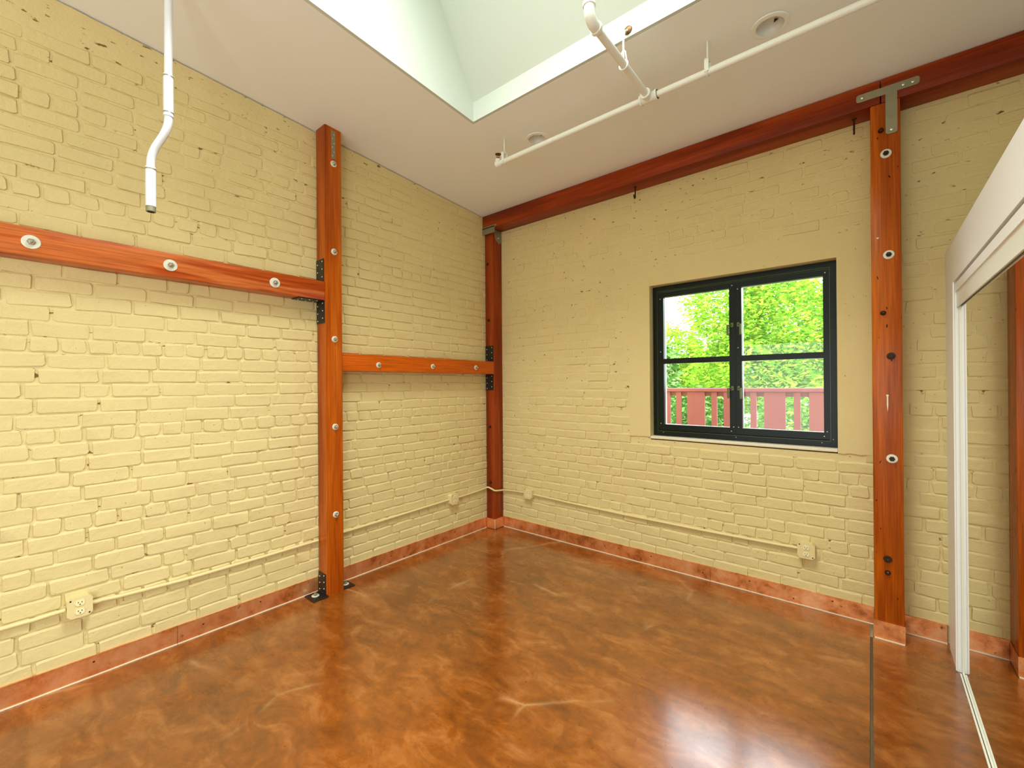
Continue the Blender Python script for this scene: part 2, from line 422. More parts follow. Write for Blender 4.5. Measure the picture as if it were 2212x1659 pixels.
def brick_mesh(name, L, H, rng):
    """painted brick lying in the local xz plane, face towards -y: gentle slope at the top edge, undercut lower edge (50 triangles)"""
    hx, hz = L / 2, H / 2
    j = lambda a: rng.uniform(-a, a)
    c = 0.003 + rng.uniform(0, 0.005)
    out = [(-hx, -hz + c), (-hx + c, -hz), (0, -hz), (hx - c, -hz), (hx, -hz + c), (hx, hz - c), (hx - c, hz), (0, hz), (-hx + c, hz), (-hx, hz - c)]
    ys = (0.014, 0.0020, -0.0044)
    ins_x = (-0.003, -0.0015, 0.0028); ins_b = (-0.001, 0.0, 0.0010); ins_t = (-0.007, -0.0042, 0.0058)
    jit = [(j(0.0030), j(0.0028)) for _ in out]
    vs_ = []
    for r in range(3):
        for k, (x, z) in enumerate(out):
            xx = x - math.copysign(ins_x[r], x) if abs(x) > 1e-6 else x + j(0.01)
            zz = z + ins_b[r] if z < 0 else z - ins_t[r]
            jy = 0 if r == 0 else j(0.0007 if r == 2 else 0.0004)
            vs_.append((xx + jit[k][0], ys[r] + jy, zz + jit[k][1]))
    vs_.append((j(0.02), ys[2] - 0.0002 + j(0.0005), j(0.006)))
    fs = []
    n = 10
    for r in range(2):
        for k in range(n):
            k2 = (k + 1) % n
            fs.append((r*n+k, r*n+k2, (r+1)*n+k2, (r+1)*n+k))
    for k in range(n): fs.append((2*n+k, 2*n+(k+1) % n, 3*n))
    me = bpy.data.meshes.new(name); me.from_pydata(vs_, [], fs)
    me.polygons.foreach_set('use_smooth', [True] * len(me.polygons)); me.set_sharp_from_angle(angle=math.radians(24)); me.materials.append(M['brick']); me.update()
    return me
ST = [brick_mesh('stretcher_brick', 0.196, 0.0615, RNG) for _ in range(16)]
HD = [brick_mesh('header_brick', 0.089, 0.0615, RNG) for _ in range(10)]
PITCH_Z, Z_FIRST = 0.0705, 0.088
HEADER_ROWS_L = {3, 9, 15, 21, 31, 37}
HEADER_ROWS_B = {4, 10, 16, 22, 28, 34}

def lay_bricks(u0, u1, ztop, headers, blocked, rng):
    """list of (u centre, z centre, is_header, length scale)"""
    res = []
    k = 0
    while True:
        z0 = Z_FIRST + PITCH_Z * k
        if z0 + 0.03 > ztop(0): break
        hdr = k in headers
        pitch = 0.0985 if hdr else 0.206
        u = u0 - rng.uniform(0, pitch) if hdr else u0 - (0.103 if k % 2 else 0.0) - rng.uniform(0, 0.05)
        while u < u1:
            short = (not hdr) and rng.random() < 0.07
            pl = pitch * rng.uniform(0.93, 1.07)
            is_h = hdr or short
            if short: pl = 0.1
            a, b = max(u, u0), min(u + pl, u1)
            cz = z0 + PITCH_Z / 2
            if b - a > 0.035 and cz + 0.028 < ztop((a + b) / 2) + 0.03 and not blocked((a + b) / 2, cz, (b - a) / 2):
                ln = (b - a) - rng.uniform(0.007, 0.013)
                is_h2 = is_h or (b - a) < 0.11
                res.append(((a + b) / 2, cz, is_h2, ln / (0.089 if is_h2 else 0.196)))
            u += pl
        k += 1
    return res

def make_wall_bricks(wall, bricks, to_world, rotz, relief, hidden, rng, limit=300):
    """the largest in the picture become single brick parts, the rest one joined part"""
    items = []
    for (u, z, is_h, sx) in bricks:
        L = (0.089 if is_h else 0.196) * sx
        c = to_world(u, z, 0)
        pp = [project(to_world(u + du, z + dz, 0)) for du, dz in ((-L/2, -0.03), (L/2, -0.03), (L/2, 0.03), (-L/2, 0.03))]
        area = 0
        if all(pp) and not hidden(u, z):
            q = [(min(max(a, 0), 2212), min(max(b, 0), 1659)) for a, b in pp]
            area = abs(sum(q[i][0] * q[(i+1) % 4][1] - q[(i+1) % 4][0] * q[i][1] for i in range(4))) / 2
        items.append((area, u, z, is_h, sx))
    items.sort(key=lambda q: -q[0])
    rest = MB()
    for i, (area, u, z, is_h, sx) in enumerate(items):
        me = rng.choice(HD if is_h else ST)
        wob = 0.0065 * noise.noise(Vector((u * 1.6, z * 2.0, 3.1)))
        push = relief(u, z) + rng.gauss(0, 0.0015)
        if area == 0: push = min(push, 0.0002)
        rot = (rng.gauss(0.018, 0.018), rng.gauss(0, 0.012), rotz + rng.gauss(0, 0.006))
        scl = (sx, 1.0, rng.uniform(0.93, 1.07))
        loc = to_world(u, z + wob, -push)
        if i < limit:
            put(me, 'brick', wall, loc, rot, scl)
        else:
            mt = Matrix.LocRotScale(Vector(loc), __import__('mathutils').Euler(rot), Vector(scl))
            rest.add([mt @ v.co for v in me.vertices], [tuple(pl.vertices) for pl in me.polygons])
    if rest.v:
        o = rest.build('brickwork', M['brick'], wall, True, 24)
        o['kind'] = 'stuff'; o['label'] = 'remaining painted bricks of the wall'

def mortar_sheet(name, to_world, u0, u1, z0, z1fn, hole, level, du=0.022):
    """wavy mortar surface; hole(u,z) leaves an opening"""
    nu = int((u1 - u0) / du) + 1; nz = int((3.3 - z0) / du) + 1
    mb = MB(); idx = {}
    for i in range(nu + 1):
        for k in range(nz + 1):
            u = u0 + (u1 - u0) * i / nu; zt = z1fn(u); z = z0 + (zt - z0) * k / nz
            h = 0.0027 * noise.noise(Vector((u * 9, z * 13, 1.0))) + 0.0022 * noise.noise(Vector((u * 30, z * 34, 5.0))) + level(u, z)
            idx[i, k] = len(mb.v); mb.v.append(tuple(to_world(u, z, -h)))
    for i in range(nu):
        for k in range(nz):
            u = u0 + (u1 - u0) * (i + 0.5) / nu; z = z0 + (z1fn(u) - z0) * (k + 0.5) / nz
            if hole and hole(u, z): continue
            mb.f.append((idx[i, k], idx[i+1, k], idx[i+1, k+1], idx[i, k+1]))
    return mb

# left wall: u runs along y (world y = -u), face towards +x; depth coordinate d goes into the wall
def tw_left(u, z, d): return Vector((-d, -u, z))
WL_U1 = 4.0
sheet = mortar_sheet('m', tw_left, 0.0, WL_U1, 0.0, lambda u: ceil_z(-u) - 0.007 - 0.003 * noise.noise(Vector((u * 7, 0, 2))), None, lambda u, z: -0.0026 + 0.0012 * max(0, min(1, (z - 2.0) / 0.5)))
wall_left = struct(sheet.build('wall_left', M['mortar'], None, True, 180), 'cream painted brick wall left of the corner', 'wall')
MB().box(-0.25, -0.014, YN - 0.6, 0.25, -0.1, 3.36).box(-0.014, 0.0, YN - 0.6, -WL_U1, 0, 3.36).build('backing', M['plaster'], wall_left, smooth=False)
def hid_left(u, z):
    if -POST_Y1 < u < -POST_Y0: return True
    if u > -POST_Y0 and 1.985 < z < 2.10: return True
    if CPY < u < -POST_Y1 and 1.52 < z < 1.62: return True
    return u < CPY
bl = lay_bricks(0.02, WL_U1, lambda u: ceil_z(-u), HEADER_ROWS_L, lambda u, z, h: False, RNG)
def relief_left(u, z):
    r = 0.0003 + 0.0020 * noise.noise(Vector((u * 0.9, z * 1.1, 11.0)))
    if z > 2.1: r -= 0.0009 * min(1, (z - 2.1) / 0.4)
    return r
make_wall_bricks(wall_left, bl, tw_left, PI / 2, relief_left, hid_left, RNG)

# back wall: u = x, face towards -y
def tw_back(u, z, d): return Vector((u, d, z))
PX0, PX1, PZ0, PZ1 = 1.450, RPX0 + 0.02, 0.993, 2.30
def hole_b(u, z): return WX0 - 0.02 < u < WX1 + 0.02 and WZ0 - 0.02 < z < WZ1 + 0.02
def lvl_b(u, z):
    h = -0.0024 + 0.0022 * max(0, min(1, (z - 0.9) / 0.5)) + 0.0014 * max(0, min(1, (z - 1.9) / 0.5))
    return h
sheet = mortar_sheet('m', tw_back, 0.0, XR, 0.0, lambda u: 3.06, hole_b, lvl_b)
wall_back = struct(sheet.build('wall_back', M['mortar'], None, True, 180), 'cream painted brick wall with the window', 'wall')
m = MB()
for (a, b, c, d) in ((-0.25, WX0 - 0.03, -0.1, 3.3), (WX1 + 0.03, XR + 0.25, -0.1, 3.3), (WX0 - 0.03, WX1 + 0.03, -0.1, WZ0 - 0.03), (WX0 - 0.03, WX1 + 0.03, WZ1 + 0.03, 3.3)):
    m.box(a, b, 0.013, 0.24, c, d)
m.build('backing', M['plaster'], wall_back, smooth=False)
# smooth plaster repair round the window, with a slightly ragged outline and the reveal of the opening
def ragged(p, q, n, amp, ax):
    pts = []
    for i in range(n):
        s = i / n; pt = [p[0] + (q[0] - p[0]) * s, p[1] + (q[1] - p[1]) * s]
        if i: pt[ax] += RNG.uniform(-amp, amp)
        pts.append(tuple(pt))
    return pts
outer = ragged((PX0, PZ0), (WX0 - 0.002, PZ0 - 0.004), 8, 0.004, 1)
Lp = [(PX0, PZ1)] + [(PX0 + RNG.uniform(-0.003, 0.003), PZ1 + (PZ0 - PZ1) * i / 16) for i in range(1, 16)] + [(PX0, PZ0)]
def slab(mb, poly, y0, y1): mb.prism([(x, y0, z) for x, z in poly], (0, y1 - y0, 0))
m = MB()
slab(m, Lp + ragged((PX0, PZ0), (WX0, PZ0), 8, 0.004, 1)[1:] + [(WX0, PZ0), (WX0, PZ1)], -0.0055, 0.0045)
slab(m, [(WX1, PZ1), (WX1, PZ0 - 0.016)] + ragged((WX1, PZ0 - 0.016), (PX1, PZ0 - 0.02), 7, 0.005, 1)[1:] + [(PX1, PZ0 - 0.02), (PX1, PZ1)], -0.0055, 0.0045)
top = ragged((PX1, PZ1), (PX0, PZ1), 24, 0.006, 1)
slab(m, [(WX0, WZ1), (WX1, WZ1), (WX1, PZ1)] + [(x, z) for x, z in top if WX0 < x < WX1] + [(WX0, PZ1)], -0.0055, 0.0045)
m.box(WX0 - 0.03, WX0, 0.0046, 0.24, WZ0 - 0.03, WZ1 + 0.03); m.box(WX1, WX1 + 0.03, 0.0046, 0.24, WZ0 - 0.03, WZ1 + 0.03)
m.box(WX0, WX1, 0.0046, 0.24, WZ1, WZ1 + 0.03)
m.build('plaster_patch', M['plaster'], wall_back, False)
m = MB(); m.bevbox(WX0 + 0.0005, WX1 - 0.0005, -0.007, 0.24, WZ0 - 0.020, WZ0, 0.004)
m.build('sill_bead', M['caulk'], wall_back, False)
def blk_b(u, z, h):
    if PX0 - 0.01 - h < u < PX1 and PZ0 - 0.05 < z < PZ1 + 0.02:
        return u + h > PX0 + 0.03
    return False
def hid_back(u, z):
    return RPX0 < u < RPX1 or u < CPX or z > 2.93 or u > 3.24 and z < 2.1
bb = lay_bricks(CPX - 0.05, XR - 0.05, lambda u: 2.99, HEADER_ROWS_B, blk_b, RNG)
def relief_back(u, z):
    r = -0.0006 + 0.0018 * noise.noise(Vector((u * 1.1, z * 1.3, 21.0)))
    if z > 0.9: r -= 0.0009 * min(1, (z - 0.9) / 0.4)
    return r
make_wall_bricks(wall_back, bb, tw_back, 0.0, relief_back, hid_back, RNG)

# remaining shell: right wall beyond the closet and rear wall
struct(MB().box(XR, XR + 0.12, YN - 0.6, 0.24, -0.1, 3.4).build('wall_right', M['white_wall'], smooth=False), 'plain off-white wall beyond the closet', 'wall')
struct(MB().box(-0.25, XR + 0.25, YN - 0.12, YN, -0.1, 3.5).build('wall_near', M['white_wall'], smooth=False), 'plain off-white wall behind the viewer', 'wall')

# unseen glazed doors added on the solid walls to go with the fill lights
gd = struct(thing('door_4', 'wide glazed door added behind the viewer to go with the rear fill light', 'door', (2.0, YN + 0.01, 0)))
m = MB()
for x0, x1, z0, z1 in ((0.78, 0.84, 0, 2.24), (3.16, 3.22, 0, 2.24), (0.84, 3.16, 2.18, 2.24), (0.84, 3.16, 0, 0.10), (1.97, 2.03, 0.10, 2.18)): m.box(x0, x1, YN + 0.001, YN + 0.03, z0 + 0.001, z1)
m.build('frame', M['trimwhite'], gd, False)
for x0, x1 in ((0.845, 1.965), (2.035, 3.155)): MB().box(x0, x1, YN + 0.008, YN + 0.014, 0.105, 2.175).build('pane', M['glass'], gd, False)
gd = struct(thing('door_5', 'glazed door added on the right wall beyond the closet to go with the side fill light', 'door', (XR - 0.01, -5.1, 0)))
m = MB()
for y0, y1, z0, z1 in ((-5.92, -5.86, 0, 2.34), (-4.34, -4.28, 0, 2.34), (-5.86, -4.34, 2.28, 2.34), (-5.86, -4.34, 0, 0.10)): m.box(XR - 0.024, XR - 0.001, y0, y1, z0 + 0.001, z1)
m.build('frame', M['trimwhite'], gd, False)
MB().box(XR - 0.014, XR - 0.008, -5.855, -4.345, 0.105, 2.275).build('pane', M['glass'], gd, False)

# ------------------------------------------------------------------ fasteners (shared meshes, axis +y out of the face => rotate)
def bolt_mesh(name, washer_r, head_r, wm, hm, dome=False):
    """lies on plane y=0 pointing towards -y"""
    mb = MB()
    mb.lathe((0, 0.001, 0), (0, -1, 0), [(washer_r, 0), (washer_r, 0.0035), (washer_r * 0.93, 0.005)], 20)
    w = mb.mesh(name + '_washer', wm)
    mb = MB()
    if dome: mb.lathe((0, 0, 0), (0, -1, 0), [(head_r, 0.0), (head_r, 0.008), (head_r * 0.8, 0.015), (head_r * 0.35, 0.019)], 16)
    else:
        mb.lathe((0, 0, 0), (0, -1, 0), [(head_r, 0.004), (head_r, 0.014), (head_r * 0.85, 0.017)], 6)
        mb.lathe((0, 0, 0), (0, -1, 0), [(head_r * 0.5, 0.016), (head_r * 0.5, 0.026), (head_r * 0.35, 0.028)], 12)
    return w, mb.mesh(name + '_head', hm, angle=25)
B_BIG = bolt_mesh('large_bolt', 0.030, 0.014, M['washer'], M['steel'])
B_MID = bolt_mesh('bolt', 0.0215, 0.0125, M['washer'], M['steel'])
B_OLD = bolt_mesh('old_bolt', 0.019, 0.014, M['rust'], M['rust'])
B_DARK = bolt_mesh('dark_bolt', 0.013, 0.012, M['rust'], M['rust'], True)
B_PALE = bolt_mesh('pale_washer_bolt', 0.024, 0.013, M['washer'], M['rust'])
_s = MB(); _s.lathe((0, 0.0005, 0), (0, -1, 0), [(0.0052, 0), (0.0046, 0.003), (0.002, 0.0042)], 10); SCREW = _s.mesh('screw_head', M['washer'])
ROT = {'+x': PI / 2, '-y': 0.0, '-x': -PI / 2}
def bolt(kind, parent, loc, face, label=None):
    w, h = kind
    b = put(h, 'bolt', parent, loc, (0, 0, ROT[face]))
    ws = bpy.data.objects.new('washer', w); COL.objects.link(ws); ws.parent = b
    if label: b['label'] = label
    return b
def screw(parent, loc, face, s=1.0):
    rot = {'+x': (0, 0, PI / 2), '-x': (0, 0, -PI / 2), '-y': (0, 0, 0), '+z': (-PI / 2, 0, 0), '-z': (PI / 2, 0, 0)}[face]
    return put(SCREW, 'screw', parent, loc, rot, (s, s, s))

# ------------------------------------------------------------------ timber frame
# free post on the left wall
post = thing('timber_post', 'orange varnished timber post on the left wall with black base brackets', 'post', (POST_D / 2, (POST_Y0 + POST_Y1) / 2, 0), 'upright timber posts')
m = MB()
bm = bmesh.new(); bmesh.ops.create_cube(bm, size=1)
for v in bm.verts:
    x = 0.012 if v.co.x < 0 else POST_D; y = POST_Y0 if v.co.y < 0 else POST_Y1
    v.co = Vector((x, y, 0.0 if v.co.z < 0 else ceil_z(y) - 0.001))
bmesh.ops.bevel(bm, geom=[e for e in bm.edges if abs((e.verts[0].co - e.verts[1].co).z) > 1], offset=0.004, segments=2, affect='EDGES')
m.bm(bm); m.build('shaft', M['wood_z'], post)
for z in (2.912, 2.315, 1.721, 1.127, 0.533): bolt(B_MID, post, (POST_D, -1.772, z), '+x')
o = MB().box(POST_D, POST_D + 0.003, -1.789, -1.760, 2.945, 3.135).build('strap', M['galv'], post, False); o['label'] = 'thin galvanised steel strap'
for i in range(6): screw(o, (POST_D + 0.003, -1.7745 + (0.006 if i % 2 else -0.006), 2.965 + i * 0.029), '+x', 0.6)
def plate_on_y(parent, y, x0, x1, z0, z1, rows, label='black steel bracket with bright screws', th=0.004):
    pl = MB().box(x0, x1, y - th, y, z0, z1).build('bracket', M['black'], parent, False); pl['label'] = label
    for r in range(rows):
        z = z0 + (z1 - z0) * (r + 0.5) / rows
        for x, dz in ((x0 + 0.018, -0.008), (x1 - 0.02, 0.008)): screw(pl, (x, y - th, z + dz), '-y', 0.85)
    return pl
plate_on_y(post, POST_Y0, 0.014, 0.114, 2.106, 2.262, 3)
plate_on_y(post, POST_Y0, 0.014, 0.118, 1.828, 1.979, 3)
pl = plate_on_y(post, POST_Y0, 0.016, 0.112, 0.010, 0.140, 3)
foot = MB().bevbox(0.022, 0.150, -1.935, POST_Y0, 0.0005, 0.008, 0.002).bevbox(0.022, 0.112, POST_Y0 - 0.012, POST_Y0, 0.006, 0.018, 0.002).build('base_plate', M['black'], post, False)
foot['label'] = 'black base plate bolted to the floor'
def floor_bolt(parent, x, y):
    w = MB().lathe((x, y, 0.0078), (0, 0, 1), [(0.024, 0), (0.024, 0.003), (0.022, 0.004)], 20).build('washer', M['washer'], parent)
    MB().lathe((x, y, 0.0115), (0, 0, 1), [(0.0135, 0), (0.0135, 0.010), (0.012, 0.012)], 6).lathe((x, y, 0.02), (0, 0, 1), [(0.007, 0), (0.007, 0.012)], 10).build('nut', M['galv'], parent, angle=25)
floor_bolt(foot, 0.078, -1.888)
foot = MB().bevbox(0.022, 0.135, POST_Y1, -1.632, 0.0005, 0.008, 0.002).box(0.02, 0.112, POST_Y1, POST_Y1 + 0.004, 0.006, 0.13).build('base_plate', M['black'], post, False)
floor_bolt(foot, 0.075, -1.672)

# corner post
cpost = thing('timber_post', 'dark reddish timber post standing in the room corner', 'post', (CPX / 2, -CPY / 2, 0), 'upright timber posts')
MB().bevbox(0.004, CPX, -CPY, -0.004, 0.0, 2.924, 0.004, 2).build('shaft', M['wood_c'], cpost)
for x, z in ((0.040, 2.591), (0.050, 2.038), (0.058, 0.993), (0.060, 0.449)): bolt(B_DARK, cpost, (x, -CPY, z), '-y', 'dark iron bolt head')
plate_on_y(cpost, -CPY, 0.006, 0.109, 1.632, 1.786, 3)
plate_on_y(cpost, -CPY, 0.006, 0.107, 1.352, 1.506, 3)
o = MB().prism([(CPX, -0.125, 2.922), (CPX, -0.012, 2.922), (CPX, -0.012, 2.812), (CPX, -0.05, 2.792), (CPX, -0.10, 2.83)], (0.004, 0, 0)).build('angle_bracket', M['galv'], cpost, False)
o['label'] = 'grey steel angle bracket under the beam'
screw(o, (CPX + 0.004, -0.055, 2.850), '+x', 1.4)

# right post: old timber
rpost = thing('timber_post', 'worn old timber post with nail holes standing right of the window', 'post', ((RPX0 + RPX1) / 2, -RPD / 2, 0), 'upright timber posts')
MB().bevbox(RPX0, RPX1, -RPD, -0.004, 0.0, 2.924, 0.005, 2).build('shaft', M['wood_z2'], rpost)
bolt(B_PALE, rpost, (3.010, -RPD, 2.643), '-y'); bolt(B_PALE, rpost, (3.018, -RPD, 2.093), '-y')
bolt(B_DARK, rpost, (2.993, -RPD, 1.780), '-y', 'dark iron bolt head'); bolt(B_OLD, rpost, (3.024, -RPD, 1.544), '-y', 'dark iron bolt head with washer')
bolt(B_PALE, rpost, (3.024, -RPD, 0.989), '-y'); bolt(B_OLD, rpost, (3.003, -RPD, 0.442), '-y', 'dark iron bolt head with washer'); bolt(B_DARK, rpost, (3.003, -RPD, 0.369), '-y', 'dark iron bolt head')
bolt(B_DARK, rpost, (2.990, -RPD, 2.775), '-y', 'dark iron bolt head')
screw(rpost, (2.973, -RPD, 2.192), '-y', 1.1)
o = MB().lathe((3.008, -RPD, 1.33), (0, -1, 0), [(0.006, 0), (0.005, 0.002), (0, 0.003)], 10).prism([(3.005, -RPD, 1.33), (3.011, -RPD, 1.33), (3.011, -RPD, 1.275), (3.008, -RPD, 1.24), (3.005, -RPD, 1.28)], (0, -0.0015, 0)).build('paint_drip', M['caulk'], rpost, False)
o['label'] = 'small cream paint drip'

# rails bolted to the left wall
rail = thing('timber_rail', 'orange horizontal timber with bold grain bolted to the wall left of the post', 'beam', (0.06, -2.9, 1.98), 'horizontal wall timbers')
MB().bevbox(0.004, 0.125, -4.2, POST_Y0 - 0.001, 1.980, 2.105, 0.003, 2).build('timber', M['wood_y'], rail)
for y in (-3.640, -3.153, -2.665, -2.150): bolt(B_BIG, rail, (0.125, y, 2.040), '+x')
o = MB().box(0.012, 0.112, -2.0, POST_Y0 - 0.005, 1.975, 1.980).build('bracket_leg', M['black'], rail, False); o['label'] = 'black bracket leg under the timber'
for y in (-1.97, -1.92, -1.87):
    for x in (0.035, 0.09): screw(o, (x, y, 1.975), '-z', 0.85)
rail2 = thing('timber_rail', 'short plain orange horizontal timber bolted between the post and the corner', 'beam', (0.055, -0.92, 1.51), 'horizontal wall timbers')
MB().bevbox(0.004, 0.115, POST_Y1 + 0.001, -CPY - 0.001, 1.509, 1.630, 0.003, 2).build('timber', M['wood_y2'], rail2)
for y, z in ((-1.418, 1.557), (-0.900, 1.561), (-0.386, 1.565)): bolt(B_MID, rail2, (0.115, y, z), '+x')

# beam under the ceiling along the back wall, in two lengths
bt = ceil_z(-0.17) - 0.004
beam = thing('timber_beam', 'long timber beam, coloured dark red for shade, under the ceiling from the corner to the old post', 'beam', (1.5, -RPD / 2, 2.925), 'ceiling beam lengths')
MB().bevbox(0.004, 2.988, -RPD, -0.001, 2.925, bt, 0.004, 2).build('timber', M['wood_x'], beam)
o = MB().box(0.004, 0.190, -RPD - 0.003, -RPD, 2.927, 2.945).box(0.004, 0.165, -RPD - 0.003, -RPD, 2.872, 2.935).build('strap', M['galv'], beam, False); o['label'] = 'dull grey steel strap at the corner'
beam2 = thing('timber_beam', 'timber beam, coloured dark red for shade, continuing right of the old post above the closet', 'beam', (3.45, -RPD / 2, 2.925), 'ceiling beam lengths')
MB().bevbox(2.992, XR - 0.002, -RPD, -0.001, 2.925, bt, 0.004, 2).build('timber', M['wood_x'], beam2)
# T strap tying beam and post
ts = thing('steel_tie_strap', 'tarnished T shaped steel strap joining beam and old post', 'bracket', (3.03, -RPD - 0.002, 2.75))
yy = -RPD - 0.0045
def rr(x0, x1, z0, z1, r=0.012):
    pts = []
    for cx, cz, a0 in ((x1 - r, z1 - r, 0), (x0 + r, z1 - r, 90), (x0 + r, z0 + r, 180), (x1 - r, z0 + r, 270)):
        for i in range(5):
            a = math.radians(a0 + i * 22.5); pts.append((cx + r * math.cos(a), cz + r * math.sin(a)))
    return pts
m = MB()
m.prism([(x, yy, z) for x, z in rr(2.886, 3.146, 2.964, 3.006)], (0, 0.004, 0))
m.prism([(x, yy - 0.0005, z) for x, z in rr(3.010, 3.058, 2.744, 2.985)], (0, 0.004, 0))
m.build('plate', M['galv'], ts, False)
_b = MB(); _b.lathe((0, 0, 0), (0, -1, 0), [(0.0085, 0), (0.0085, 0.004), (0.004, 0.006)], 12); RIV = _b.mesh('rivet', M['steel'])
for x, z in ((2.912, 2.986), (3.120, 2.985), (3.082, 2.986), (3.034, 2.766)): put(RIV, 'rivet', ts, (x, yy, z))

# iron hooks under the beam
def hook(x, label):
    h = thing('iron_hook', label, 'hook', (x, -0.08, 2.925), 'hooks under the beam')
    pts = [(x, -0.08, 2.926), (x, -0.08, 2.86), (x, -0.08, 2.848)]
    for i in range(9):
        a = PI * i / 8; pts.append((x + 0.0, -0.080 - 0.012 + 0.012 * math.cos(a), 2.848 - 0.014 * math.sin(a)))
    pts.append((x, -0.104, 2.858))
    MB().tube(pts, 0.0048, 10).build('shank', M['rust'], h)
    MB().lathe((x, -0.08, 2.9248), (0, 0, -1), [(0.012, 0), (0.011, 0.004), (0.006, 0.006)], 14).build('collar', M['rust'], h)
hook(1.545, 'small rusty hook hanging under the beam midway above the window wall'); hook(2.874, 'small rusty hook hanging under the beam beside the old post')

# ------------------------------------------------------------------ copper baseboards
def board(parent, x0, x1, y0, y1, name='copper_panel'):
    return MB().box(x0, x1, y0, y1, 0.004, BB).build(name, M['copper'], parent, False)
def bead(parent, x0, x1, y0, y1):
    MB().box(x0, x1, y0, y1, 0.0005, 0.005).build('floor_bead', M['caulk'], parent, False)
def lip(parent, x0, x1, y0, y1):
    MB().box(x0, x1, y0, y1, BB, BB + 0.0025).build('top_edge', M['copper'], parent, False)
bl_ = struct(thing('baseboard_left', 'copper sheet baseboard along the left brick wall', 'baseboard', (0.006, -2.0, 0)))
T = 0.011
for y0, y1 in ((-4.0, -2.62), (-2.618, POST_Y0 - 0.004), (POST_Y1 + 0.004, -CPY - T - 0.003)): 
    board(bl_, 0.001, T, y0, y1); bead(bl_, T, T + 0.005, y0, y1); lip(bl_, 0.001, T + 0.0015, y0, y1)
bk = struct(thing('baseboard_back', 'copper sheet baseboard along the window wall', 'baseboard', (1.5, -0.006, 0)))
for x0, x1 in ((CPX + T + 0.002, 0.855), (0.857, 2.05), (2.052, RPX0 - 0.003), (RPX1 + 0.003, 3.245)):
    board(bk, x0, x1, -T, -0.001); bead(bk, x0, x1, -T - 0.005, -T); lip(bk, x0, x1, -T - 0.0015, -0.001)
cw = struct(thing('baseboard_corner', 'copper sheet wrapped round the foot of the corner post', 'baseboard', (0.06, -0.07, 0)))
board(cw, 0.012, CPX + T, -CPY - T, -CPY - 0.001); board(cw, CPX + 0.001, CPX + T, -CPY - 0.0005, -0.012)
MB().box(CPX + T - 0.002, CPX + T + 0.001, -CPY - T - 0.001, -CPY - T + 0.002, 0.003, BB).build('fold', M['caulk'], cw, False)
rw = struct(thing('baseboard_post', 'bright copper sheet wrapped round the foot of the old post', 'baseboard', ((RPX0 + RPX1) / 2, -RPD - 0.004, 0)))
board(rw, RPX0 - 0.004, RPX1 + 0.002, -RPD - 0.006, -RPD - 0.0005); board(rw, RPX0 - 0.004, RPX0 - 0.0005, -RPD, -0.014); board(rw, RPX1 + 0.0005, RPX1 + 0.003, -RPD, -0.014)
bead(rw, RPX0, RPX1, -RPD - 0.013, -RPD - 0.006)
_n = MB(); _n.lathe((0, 0, 0), (0, -1, 0), [(0.005, 0), (0.003, 0.002)], 8); NAIL = _n.mesh('copper_nail', M['rust'])
for x, z in ((1.35, 0.07), (1.62, 0.07), (2.0, 0.045), (2.3, 0.07), (2.55, 0.03), (2.75, 0.075)): put(NAIL, 'nail', bk, (x, -T, z))
for y, z in ((-2.95, 0.07), (-2.5, 0.06), (-2.2, 0.07), (-1.25, 0.06), (-0.8, 0.07)): put(NAIL, 'nail', bl_, (T, y, z), (0, 0, PI / 2))

# ------------------------------------------------------------------ window
win = struct(thing('window_1', 'black metal framed casement window with four panes', 'window', ((WX0 + WX1) / 2, 0.05, WZ0)))
FY = 0.055
def ring(mb, x0, x1, z0, z1, w, y0, y1):
    mb.box(x0, x0 + w, y0, y1, z0, z1); mb.box(x1 - w, x1, y0, y1, z0, z1)
    mb.box(x0 + w, x1 - w, y0, y1, z0, z0 + w); mb.box(x0 + w, x1 - w, y0, y1, z1 - w, z1)
FX0, FX1, FZ0, FZ1 = WX0 + 0.006, WX1 - 0.004, WZ0 + 0.003, WZ1 - 0.006
m = MB(); ring(m, FX0, FX1, FZ0, FZ1, 0.034, FY, 0.12); ring(m, FX0 + 0.034, FX1 - 0.034, FZ0 + 0.034, FZ1 - 0.034, 0.006, FY + 0.006, 0.11)
m.box(FX0 + 0.034, FX1 - 0.034, FY, 0.10, FZ0 + 0.033, FZ0 + 0.040); frame = m.build('frame', M['black_frame'], win, False)
m = MB(); ring(m, FX0 + 0.0335, FX1 - 0.0335, FZ0 + 0.0335, FZ1 - 0.0335, 0.0015, FY - 0.001, FY + 0.004)
m.build('frame_lip', M['latch'], frame, False)
